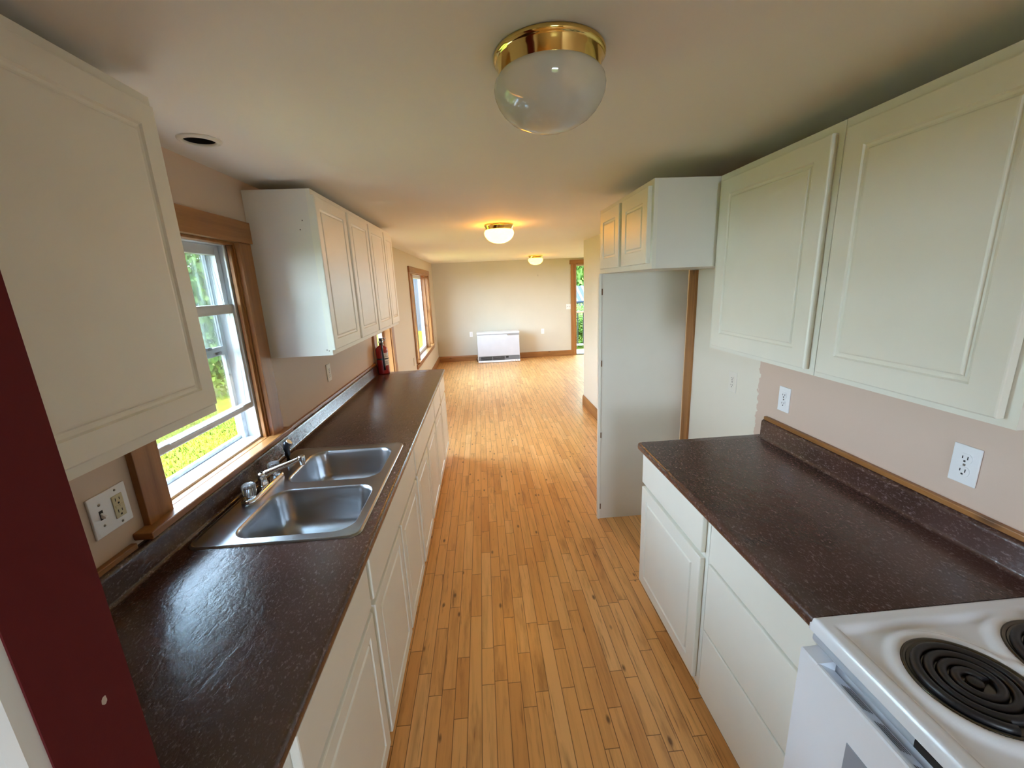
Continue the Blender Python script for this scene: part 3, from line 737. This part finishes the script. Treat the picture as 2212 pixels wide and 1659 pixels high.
for i in range(nx):
    for j in range(ny):
        ids = (i*(ny+1)+j, (i+1)*(ny+1)+j, (i+1)*(ny+1)+j+1, i*(ny+1)+j+1)
        mx_, my_ = sum(vs[k][0] for k in ids)/4, sum(vs[k][1] for k in ids)/4
        if any(math.hypot(mx_-bx, my_-by) < br-.0005 for bx, by, br in BUR): continue
        fs.append(ids)
b.add(vs, fs, True)
def skirt(seq):
    n0 = len(b.v); b.v += [(vs[k][0], vs[k][1], .893) for k in seq]
    for i in range(len(seq)-1): b.f.append([seq[i], seq[i+1], n0+i+1, n0+i]); b.sm.append(True)
skirt([j for j in range(ny+1)]); skirt([nx*(ny+1)+j for j in range(ny+1)]); skirt([i*(ny+1) for i in range(nx+1)]); skirt([i*(ny+1)+ny for i in range(nx+1)])
ck = b.build('cooktop', APPL, st)
for bx, by, br in BUR:
    b = MB(); b.lathe([(br+.003, .9205), (br-.001, .9225), (br-.006, .9215), (br-.012, .912), (br-.03, .902), (.03, .898), (0, .898)], (bx, by, 0), 56)
    pn = b.build('drip_pan', PAN, st)
    b = MB(); pts = []; turns = 4.6 if br > .11 else 3.7; r_out = br-.014
    for k in range(int(turns*40)+1):
        a = 2*math.pi*k/40; rr = .020+(r_out-.020)*k/(turns*40); pts.append((bx+rr*math.cos(a), by+rr*math.sin(a), .9235))
    b.tube(pts, .0082, 10)
    b.lathe([(.013, .920), (.013, .926), (.010, .928), (0, .928)], (bx, by, 0), 20)
    for a in (20, 140, 260):
        a = math.radians(a); b.tube([(bx, by, .915), (bx+r_out*math.cos(a), by+r_out*math.sin(a), .915)], .003, 6)
    b.build('coil_burner', COIL, st)
# front: manifold roll, oven door with top grip, vents, window, drawer
prof = [(.756, .892), (.740, .892), (.731, .889), (.727, .883), (.727, .872), (.731, .864), (.738, .860), (.756, .860)]
MB().prism(prof, 'y', SY_0+.004, SY_1-.006, True).build('manifold_panel', plain('enamel_shade_blue_grey', (.50, .56, .63), .3), st)  # shade under the cooktop lip put into the enamel as blue-grey
MB().prism([(.7262, .886), (.7262, .870), (.7300, .870), (.7300, .886)], 'y', .395, .515).build('manifold_dark_strip', DARK, st)  # plain dark strip on the manifold front
od = MB()
for q0, q1 in ((.7005, SY_1-.008), (SY_0+.006, .0455)): od.prism([(.700, .19), (.700, .849), (.703, .852), (.748, .852), (.748, .19)], 'y', q0, q1)
od.prism([(.700, .19), (.700, .848), (.703, .851), (.708, .851), (.714, .848), (.748, .826), (.748, .19)], 'y', .0455, .7005)
od = od.build('oven_door', APPL, st)
b = MB()
for g in range(8):
    ys = .655-g*.076
    for k in range(4):
        x = .7195+.0068*k; z = .848-(x-.714)*22/34+.0004
        if k == 0: x0_, x1_ = x-.0010, x+.0010
        zz = .848-(x-.714)*(22/34)
        b.add([(x-.0017, ys-.054, zz+.0011+.0007), (x+.0017, ys-.054, zz-.0011+.0007), (x+.0017, ys, zz-.0011+.0007), (x-.0017, ys, zz+.0011+.0007)], [(0, 1, 2, 3)])
b.build('vent_slots', DARK, od)
MB().box(.6985, .7005, .145, .605, .36, .757).build('oven_window', plain('oven_glass_grey', (.30, .33, .38), .12), od, .004)
MB().box(.702, .748, SY_0+.006, SY_1-.008, .045, .182).build('storage_drawer', APPL, st, .003)
for x in (.80, 1.30):
    for y in (.04, .70): MB().lathe([(.018, 0), (.018, .03)], (x, y, 0), 12).build('levelling_foot', BLACK, st)

# ------------------------------------------------------------------ electrical plates
def outlet(name, x, s, y, z, label, group, mat=PLATE, w=.070, h=.115, kind='x', slots=True, scr=True):
    """Duplex outlet on a wall; kind 'x': wall of constant x facing s; kind 'y': far wall facing -y."""
    t = thing(name, (x, y, z) if kind == 'x' else (y, x, z), label, 'outlet', group)
    def P(u, v, n): return (x+s*n, y-s*u, z+v) if kind == 'x' else (y+u, x-n, z+v)
    def slab(b, u0, u1, v0, v1, n0, n1):
        b.add([P(u, v, n) for n in (n0, n1) for u, v in ((u0, v0), (u1, v0), (u1, v1), (u0, v1))], [(0, 3, 2, 1), (4, 5, 6, 7), (0, 1, 5, 4), (1, 2, 6, 5), (2, 3, 7, 6), (3, 0, 4, 7)])
    b = MB(); slab(b, -w/2, w/2, -h/2, h/2, .0003, .0055); pl = b.build('cover_plate', mat, t, .002)
    for c in (-.0195, .0195):
        b = MB(); pts = []
        for k in range(32):
            a = 2*math.pi*k/32; u, v = .0172*math.cos(a), .0172*math.sin(a); v = max(-.0142, min(.0142, v)); pts.append((u, v+c))
        n = len(pts); b.add([P(u, v, .0056) for u, v in pts]+[P(u, v, .0072) for u, v in pts], [(k, (k+1) % n, n+(k+1) % n, n+k) for k in range(n)])
        b.f.append(list(range(n, 2*n))); b.sm.append(False)
        so_ = b.build('socket', mat, t)
        if slots:
            b = MB(); slab(b, -.0078, -.0054, c-.002, c+.0075, .0073, .0077); slab(b, .0054, .0078, c-.001, c+.0065, .0073, .0077); slab(b, -.0026, .0026, c-.0105, c-.0055, .0073, .0077)
            b.build('slots', DARK, so_)
    if scr:
        b = MB(); slab(b, -.003, .003, -.003, .003, .0056, .0066); b.build('screw', SCREW if slots else mat, t)
    return t
G = 'electrical outlets in the kitchen and living room'
outlet('wall_outlet', XR, -1, 1.006, 1.144, 'white duplex outlet on the pink wall nearest the stove, largest outlet in view', G)
outlet('wall_outlet', XR, -1, 1.737, 1.136, 'white duplex outlet on the pink wall near the end of the backsplash', G)
outlet('wall_outlet', XR, -1, 2.137, 1.126, 'cream duplex outlet on the pale wall inside the refrigerator bay', G, PLATE_CREAM)
outlet('wall_outlet', XL, 1, 2.803, 1.178, 'pale duplex outlet on the left wall under the far wall cabinets', G, PLATE_CREAM)
outlet('wall_outlet', YF, 1, -.272, .614, 'white outlet on the far wall to the left of the heater', G, kind='y')
outlet('wall_outlet', YF, 1, 1.384, .603, 'white outlet on the far wall to the right of the heater', G, kind='y')
outlet('wall_outlet', XL, 1, 6.17, .635, 'tan-painted outlet low on the left wall before the living room window', G, PLATE_TAN, slots=False)
outlet('wall_outlet', XL, 1, 9.20, .585, 'tan-painted outlet low on the left wall near the far corner', G, PLATE_TAN, slots=False)
# two-gang plate: toggle switch and test outlet
t = thing('switch_plate', (XL, 1.101, 1.150), 'white two-gang plate with a toggle switch and an ivory outlet, left of the kitchen window', 'switch')
MB().box(XL+.0003, XL+.006, 1.043, 1.160, 1.092, 1.208).build('cover_plate', PLATE, t, .002)
MB().box(XL+.006, XL+.0066, 1.0665, 1.0775, 1.138, 1.164).build('toggle_slot', DARK, t)
MB().prism([(XL+.0062, 1.142), (XL+.0175, 1.141), (XL+.0185, 1.147), (XL+.0062, 1.157)], 'y', 1.0685, 1.0755).build('toggle', PLATE, t, .001)
g = plabel(MB().box(XL+.006, XL+.0085, 1.1085, 1.1415, 1.117, 1.183).build('ivory_outlet', IVORY, t, .0015), 'ivory test outlet')
b = MB()
for c in (1.134, 1.168):
    b.box(XL+.0086, XL+.009, 1.117, 1.119, c-.002, c+.007); b.box(XL+.0086, XL+.009, 1.129, 1.131, c-.001, c+.006); b.box(XL+.0086, XL+.009, 1.1225, 1.1275, c-.0115, c-.0065)
b.build('slots', DARK, g)
b = MB(); b.box(XL+.0086, XL+.0098, 1.113, 1.124, 1.1475, 1.1535); b.box(XL+.0086, XL+.0098, 1.126, 1.137, 1.1475, 1.1535); b.build('test_buttons', IVORY, g)
for yy, zz in ((1.072, 1.180), (1.072, 1.120), (1.125, 1.197), (1.125, 1.103)): MB().lathe([(.0034, .006), (.003, .0072), (0, .0074)], (XL, yy, zz), 12, axis='x').build('screw', SCREW, t)
# far switch plate
t = thing('switch_plate', (2.000, YF, 1.140), 'white double switch plate on the far wall beside the glazed door', 'switch')
MB().box(1.942, 2.056-.004, YF-.006, YF-.0003, 1.082, 1.198).build('cover_plate', PLATE, t, .002)
for xx in (1.975, 2.020): MB().prism([(YF-.006, 1.150), (YF-.018, 1.138), (YF-.018, 1.134), (YF-.006, 1.128)], 'x', xx-.004, xx+.004).build('toggle', APPL_LITE, t)
tag(MB().tube([(1.305, YF, 1.873), (1.305, YF-.012, 1.872), (1.305, YF-.02, 1.864), (1.305, YF-.021, 1.852), (1.305, YF-.015, 1.845)], .004, 8).build('wall_hook', SCREW), 'small dark hook in the upper right of the far wall', 'hook')

# ------------------------------------------------------------------ ceiling fixtures and vent
def fixture(x, y, r, label, glass, h=.150):
    t = thing('ceiling_light', (x, y, ZC), label, 'ceiling light', 'brass and glass flush ceiling lights')
    k = r/.128
    pr = [(.098, 0), (.126, 0), (.128, -.003), (.128, -.010), (.124, -.013), (.121, -.016), (.121, -.022), (.117, -.026), (.1155, -.044), (.112, -.047), (.104, -.047)]
    MB().lathe([(a*k, z*k) for a, z in pr], (x, y, ZC-.0003), 64).build('brass_base', BRASS, t)
    g = [(.110, -.040), (.119, -.046), (.1265, -.056), (.129, -.068), (.1275, -.082), (.121, -.098), (.110, -.114), (.094, -.129), (.073, -.141), (.048, -.150), (.022, -.1545), (0, -.156)]
    inner = [(max(0, a-.003), z+.003 if a < .1 else z) for a, z in g][::-1] if glass is G_OFF else []
    b = MB(); b.lathe([(a*k, z*k) for a, z in g], (x, y, ZC), 64); b.build('glass_globe', glass, t)
    if glass is G_OFF: MB().lathe([(0, -.05), (.03, -.06), (.03, -.10), (.018, -.118), (0, -.122)][::1], (x, y, ZC), 20).build('bulb', plain('bulb_frosted', (.8, .8, .78), .3), t)
    return t
fixture(.186, 1.078, .127, 'unlit brass-rimmed glass dome light nearest the camera', G_OFF)
fixture(.190, 3.80, .127, 'lit warm dome ceiling light in the middle of the three', G_ON)
fixture(1.085, 8.20, .140, 'lit dome ceiling light farthest away, near the far wall', G_ON2)
t = thing('ceiling_vent', (VX, VY, ZC), 'round open vent hole with a white ring in the ceiling, upper left', 'vent')
MB().lathe([(VR, -.0003), (VR+.017, -.0003), (VR+.016, -.004), (VR+.008, -.008), (VR+.003, -.0085), (VR-.001, -.006), (VR-.001, -.0003)], (VX, VY, ZC), 48, caps=False).build('trim_ring', WHITE, t)
b = MB(); b.lathe([(VR-.0005, -.004), (VR+.0005, .0), (VR+.001, .30), (0, .30)], (VX, VY, ZC), 40, caps=False); b.build('duct', DARK, t)

# ------------------------------------------------------------------ fire extinguisher
ex, ey = -.975, 4.0
t = thing('fire_extinguisher', (ex, ey, ZT), 'red fire extinguisher standing on the far end of the left countertop', 'fire extinguisher')
MB().lathe([(.050, .0), (.054, .004), (.055, .012), (.055, .225), (.053, .238), (.046, .252), (.034, .264), (.022, .271), (.018, .276), (.018, .282), (0, .282)], (ex, ey, ZT+.0005), 36).build('cylinder', RED, t)
MB().lathe([(.019, .282), (.019, .300), (.015, .302), (.015, .318), (0, .318)], (ex, ey, ZT), 20).build('valve', BLACK, t)
b = MB(); b.box(ex-.012, ex+.050, ey-.010, ey+.010, ZT+.335, ZT+.340); b.box(ex-.014, ex+.014, ey-.011, ey+.011, ZT+.318, ZT+.342)
b.box(ex-.012, ex+.042, ey-.009, ey+.009, ZT+.314, ZT+.319); b.build('squeeze_handle', BLACK, t, .002)
b = MB(); pts = [(ex+.034+.014*math.cos(a), ey-.014, ZT+.328+.014*math.sin(a)) for a in [2*math.pi*k/20 for k in range(20)]]; b.tube(pts+pts[:1], .0016, 6); b.build('pull_pin', CHROME, t)
MB().lathe([(.012, 0), (.012, .008), (0, .008)], (ex-.004, ey-.027, ZT+.308), 18, axis='y').build('gauge', CHROME, t)
b = MB(); b.tube([(ex+.006, ey-.012, ZT+.305), (ex+.016, ey-.045, ZT+.290), (ex+.020, ey-.060, ZT+.25), (ex+.024, ey-.062, ZT+.16), (ex+.026, ey-.061, ZT+.09), (ex+.026, ey-.061, ZT+.045)], [.008, .009, .009, .009, .0105, .0105], 12); b.build('hose', BLACK, t)
b = MB(); n = 14; vs = []
for z in (.085, .205):
    for k in range(n+1):
        a = math.radians(-68+k*9); vs.append((ex+.0556*math.cos(a), ey+.0556*math.sin(a), ZT+z))
b.add(vs, [(k, k+1, n+2+k, n+1+k) for k in range(n)], True); lb = b.build('label', LABELM, t)
b = MB()
for z, a0, a1 in ((.192, -55, 20), (.180, -50, 10), (.168, -55, 25), (.150, -40, 0), (.120, -55, 20), (.108, -50, 15), (.098, -55, 5)):
    k_ = 8; vs = []
    for zz in (z, z+.004):
        for k in range(k_+1):
            a = math.radians(a0+(a1-a0)*k/k_); vs.append((ex+.0560*math.cos(a), ey+.0560*math.sin(a), ZT+zz))
    b.add(vs, [(k, k+1, k_+2+k, k_+1+k) for k in range(k_)], True)
b.build('label_print', APPL_GREY, lb)
b = MB(); n = 40; vs = []
for z in (.142, .154):
    for k in range(n): vs.append((ex+.0566*math.cos(2*math.pi*k/n), ey+.0566*math.sin(2*math.pi*k/n), ZT+z))
b.add(vs, [(k, (k+1) % n, n+(k+1) % n, n+k) for k in range(n)], True); b.build('strap', BLACK, t)

# ------------------------------------------------------------------ heater
hy = 9.15; hx0, hx1, hd = -.137, .800, .26
t = thing('wall_heater', ((hx0+hx1)/2, hy+.13, 0), 'white vented space heater standing on the floor against the far wall', 'heater')
MB().box(hx0, hx1, hy+.012, hy+hd, .025, .648).build('cabinet_body', APPL, t, .006)
MB().box(hx0+.004, hx1-.004, hy, hy+.0118, .148, .622).build('front_panel', plain('heater_front', (.58, .58, .62), .35), t, .004)
b = MB(); b.prism([(hy+.012, .648), (hy-.002, .648), (hy-.004, .662), (hy+.02, .676), (hy+hd, .684), (hy+hd, .648)], 'x', hx0-.004, hx1+.004); b.build('top_cap', APPL, t, .002)
b = MB(); b.box(hx0+.004, hx1-.003, hy+.004, hy+.0118, .624, .640); b.prism([(hx0+.655, .624), (hx1-.003, .624), (hx1-.003, .596), (hx0+.680, .596)], 'y', hy-.0015, hy-.0003); b.build('control_strip', plain('heater_strip', (.30, .29, .29), .4), t)
MB().box(hx0+.69, hx0+.735, hy-.0025, hy-.0016, .608, .616).build('badge', CHROME, t)
MB().box(hx0+.01, hx1-.006, hy+.004, hy+.0118, .052, .146).build('grille_surround', APPL_GREY, t, .002)
b = MB(); b.box(hx0+.060, hx0+.310, hy+.002, hy+.0038, .056, .138); b.box(hx0+.330, hx0+.590, hy+.002, hy+.0038, .056, .138); b.box(hx0+.620, hx0+.680, hy+.002, hy+.0038, .095, .138); gr = b.build('grille_opening', DARK, t)
b = MB()
for k in range(4):
    z = .068+k*.019
    for a, c in ((.060, .310), (.330, .590)): b.box(hx0+a, hx0+c, hy-.001, hy+.0019, z, z+.0045)
b.build('louvres', APPL_GREY, gr)
MB().box(hx0, hx1+.004, hy-.006, hy+.0119, .008, .050).build('bottom_rail', APPL, t, .003)
MB().box(hx0+.72, hx0+.79, hy-.0072, hy-.0061, .028, .034).build('name_mark', APPL_LITE, t)
for xx in (.83, .885): MB().lathe([(.012, -.0061), (.012, -.0075)], (hx0+xx, hy, .031), 14, axis='y').build('control_button', APPL_LITE, t)
for xx in (.08, .85):
    for yy in (.03, .22): MB().lathe([(.014, 0), (.014, .026)], (hx0+xx, hy+yy, 0), 12).build('foot', BLACK, t)
b = MB(); b.tube([(hx0+.01, hy+.20, .12), (hx0-.03, hy+.20, .10), (hx0-.045, hy+.20, .055), (hx0-.03, hy+.20, .012), (hx0-.02, hy+.25, .008), (hx0-.02, hy+.35, .008)], .006, 8); b.build('power_cord', plain('cord_brown', (.10, .045, .02), .5), t)

# ------------------------------------------------------------------ outdoors
ZG = -.5
struct('lawn', MB().add([(-40, -20, ZG), (40, -20, ZG), (40, 60, ZG), (-40, 60, ZG)], [(0, 1, 2, 3)]), GRASS)
rnd = random.Random(3)
b = MB()
for k in range(22000):
    x = -rnd.uniform(1.6, 6.5); y = rnd.uniform(.5, 8.0); hgt = rnd.uniform(.03, .075); a = rnd.uniform(0, 6.28); q = rnd.uniform(.006, .012)
    lx, ly = rnd.gauss(0, .02), rnd.gauss(0, .02); dx, dy = q*math.cos(a), q*math.sin(a)
    b.add([(x-dx, y-dy, ZG), (x+dx, y+dy, ZG), (x+lx, y+ly, ZG+hgt)], [(0, 1, 2)])
o = b.build('grass', GRASS, recalc=False, kind='stuff'); tag(o, 'sunlit green lawn grass outside the kitchen window', 'grass'); o['kind'] = 'stuff'
def crown_mesh(seed, n, mat):
    rr = random.Random(seed); b = MB()
    blobs = [(Vector((rr.uniform(-.75, .75), rr.uniform(-.75, .75), rr.uniform(.0, 1.0)))*1.15, rr.uniform(.55, .95)) for _ in range(22)]
    for k in range(n):
        c, R_ = blobs[rr.randrange(len(blobs))]
        d = Vector((rr.gauss(0, 1), rr.gauss(0, 1), rr.gauss(0, 1))).normalized(); p = c+d*R_*rr.uniform(.72, 1.0); p.z = max(-.62, p.z)
        nrm = (d+Vector((rr.gauss(0, .6), rr.gauss(0, .6), rr.gauss(0, .6)))).normalized(); a = nrm.orthogonal().normalized(); c2 = nrm.cross(a); th = rr.uniform(0, 6.28)
        u = a*math.cos(th)+c2*math.sin(th); v = nrm.cross(u); s_ = rr.uniform(.04, .075)
        b.add([p-u*s_, p-v*s_*.5, p+u*s_, p+v*s_*.5], [(0, 1, 2, 3)])
    o = b.build('foliage', mat, recalc=False); me = o.data; bpy.data.objects.remove(o); return me
CR = [crown_mesh(11, 15000, LEAF_A), crown_mesh(12, 15000, LEAF_B)]
TR = MB().tube([(0, 0, -1.45), (.03, .02, -.9), (.0, .05, -.3), (.06, .0, .5)], [.10, .085, .07, .03], 10).build('trunk', BARK); TRM = TR.data; bpy.data.objects.remove(TR)
def tree(x, y, sx, sz, rz, cr, label, group='trees and bushes beyond the lawn'):
    t = thing('leafy_tree', (x, y, ZG+1.45*sz*.62), label, 'tree', group); t.location.z = ZG+.57*sz; t.scale = (sx, sx, sz); t.rotation_euler.z = rz
    f = bpy.data.objects.new('foliage', CR[cr]); C.objects.link(f); f.parent = t
    k = bpy.data.objects.new('trunk', TRM); C.objects.link(k); k.parent = t; k.scale.z = .40
for x, y, sx, sz, rz, cr, lb in ((-5.4, 10.2, 1.05, 2.1, .3, 0, 'yellow-green tree across the lawn, framed by the right side of the kitchen window'),
                              (-9.6, 11.6, 1.05, 2.3, 2.9, 1, 'green tree across the lawn, behind and left of the yellow-green one'),
                              (-9.5, 7.4, 1.05, 1.6, 1.2, 0, 'yellow-green tree at the left edge of the lawn view')):
    tree(x, y, sx, sz, rz, cr, lb)
for x, y, sx, sz, rz, cr, lb in ((5.4, 23.5, 2.2, 3.6, .4, 0, 'tall tree rising over the shed roof, seen through the glazed door'),
                              (3.25, 14.2, .70, .62, 2.0, 0, 'leafy bush in front of the shed, seen through the glazed door')):
    tree(x, y, sx, sz, rz, cr, lb)
t = thing('backdrop_building', (-6, 24, ZG), 'added backdrop building giving the living room window its pale blue view', 'building')
b = MB(); b.box(-12, -2.2, 22, 28, ZG, 4.2); b.build('siding', plain('backdrop_siding', (.032, .044, .058), .6), t)  # stand-in building added for a pale window view; its siding colour is dark
b = MB(); b.prism([(21.6, 4.2), (25, 6.6), (28.4, 4.2)], 'x', -12.4, -1.8); b.build('roof', ROOFM, t)
t = thing('garden_shed', (4.2, 17, ZG), 'shed with a blue-grey ribbed metal roof seen through the glazed door', 'shed')
MB().box(2.6, 6.0, 16.4, 18.6, ZG, .93).build('shed_wall', SHEDW, t)
b = MB(); b.add([(2.4, 16.2, 0.93), (6.2, 16.2, 0.93), (6.2, 17.5, 1.50), (2.4, 17.5, 1.50), (2.4, 18.8, 0.93), (6.2, 18.8, 0.93), (2.4, 16.2, 0.88), (6.2, 16.2, 0.88), (6.2, 18.8, 0.88), (2.4, 18.8, 0.88)], [(0, 1, 2, 3), (3, 2, 5, 4), (6, 7, 8, 9), (0, 1, 7, 6), (4, 5, 8, 9), (0, 3, 4, 9, 6), (1, 2, 5, 8, 7)])
b.build('shed_roof', ROOFM, t)
b = MB()
for k in range(15):
    x = 2.45+k*.245; b.add([(x, 16.2, .937), (x+.10, 16.2, .937), (x+.10, 17.5, 1.512), (x, 17.5, 1.512)], [(0, 1, 2, 3)])
b.build('roof_ribs', plain('roof_rib_pale', (.045, .05, .06), .9, spec=.1), t)
b = MB()
for k in range(9): b.box(1.6+k*.245, 1.84+k*.245, YF+.125, 10.75, -.09, -.06)
o = b.build('deck', DECK); o['kind'] = 'structure'
t = thing('deck_railing', (2.7, 10.72, -.06), 'brown deck railing with dark balusters outside the glazed door', 'railing')
MB().box(1.6, 3.8, 10.67, 10.77, .90, .94).build('top_rail', RAILM, t)
MB().box(1.6, 3.8, 10.70, 10.74, .04, .09).build('bottom_rail', DECK, t)
for k in range(14): MB().box(1.72+k*.15, 1.745+k*.15, 10.708, 10.732, .091, .899).build('baluster', BLACK, t)
for x in (1.6, 3.71): MB().box(x, x+.09, 10.675, 10.765, -.06, .899).build('post', RAILM, t)
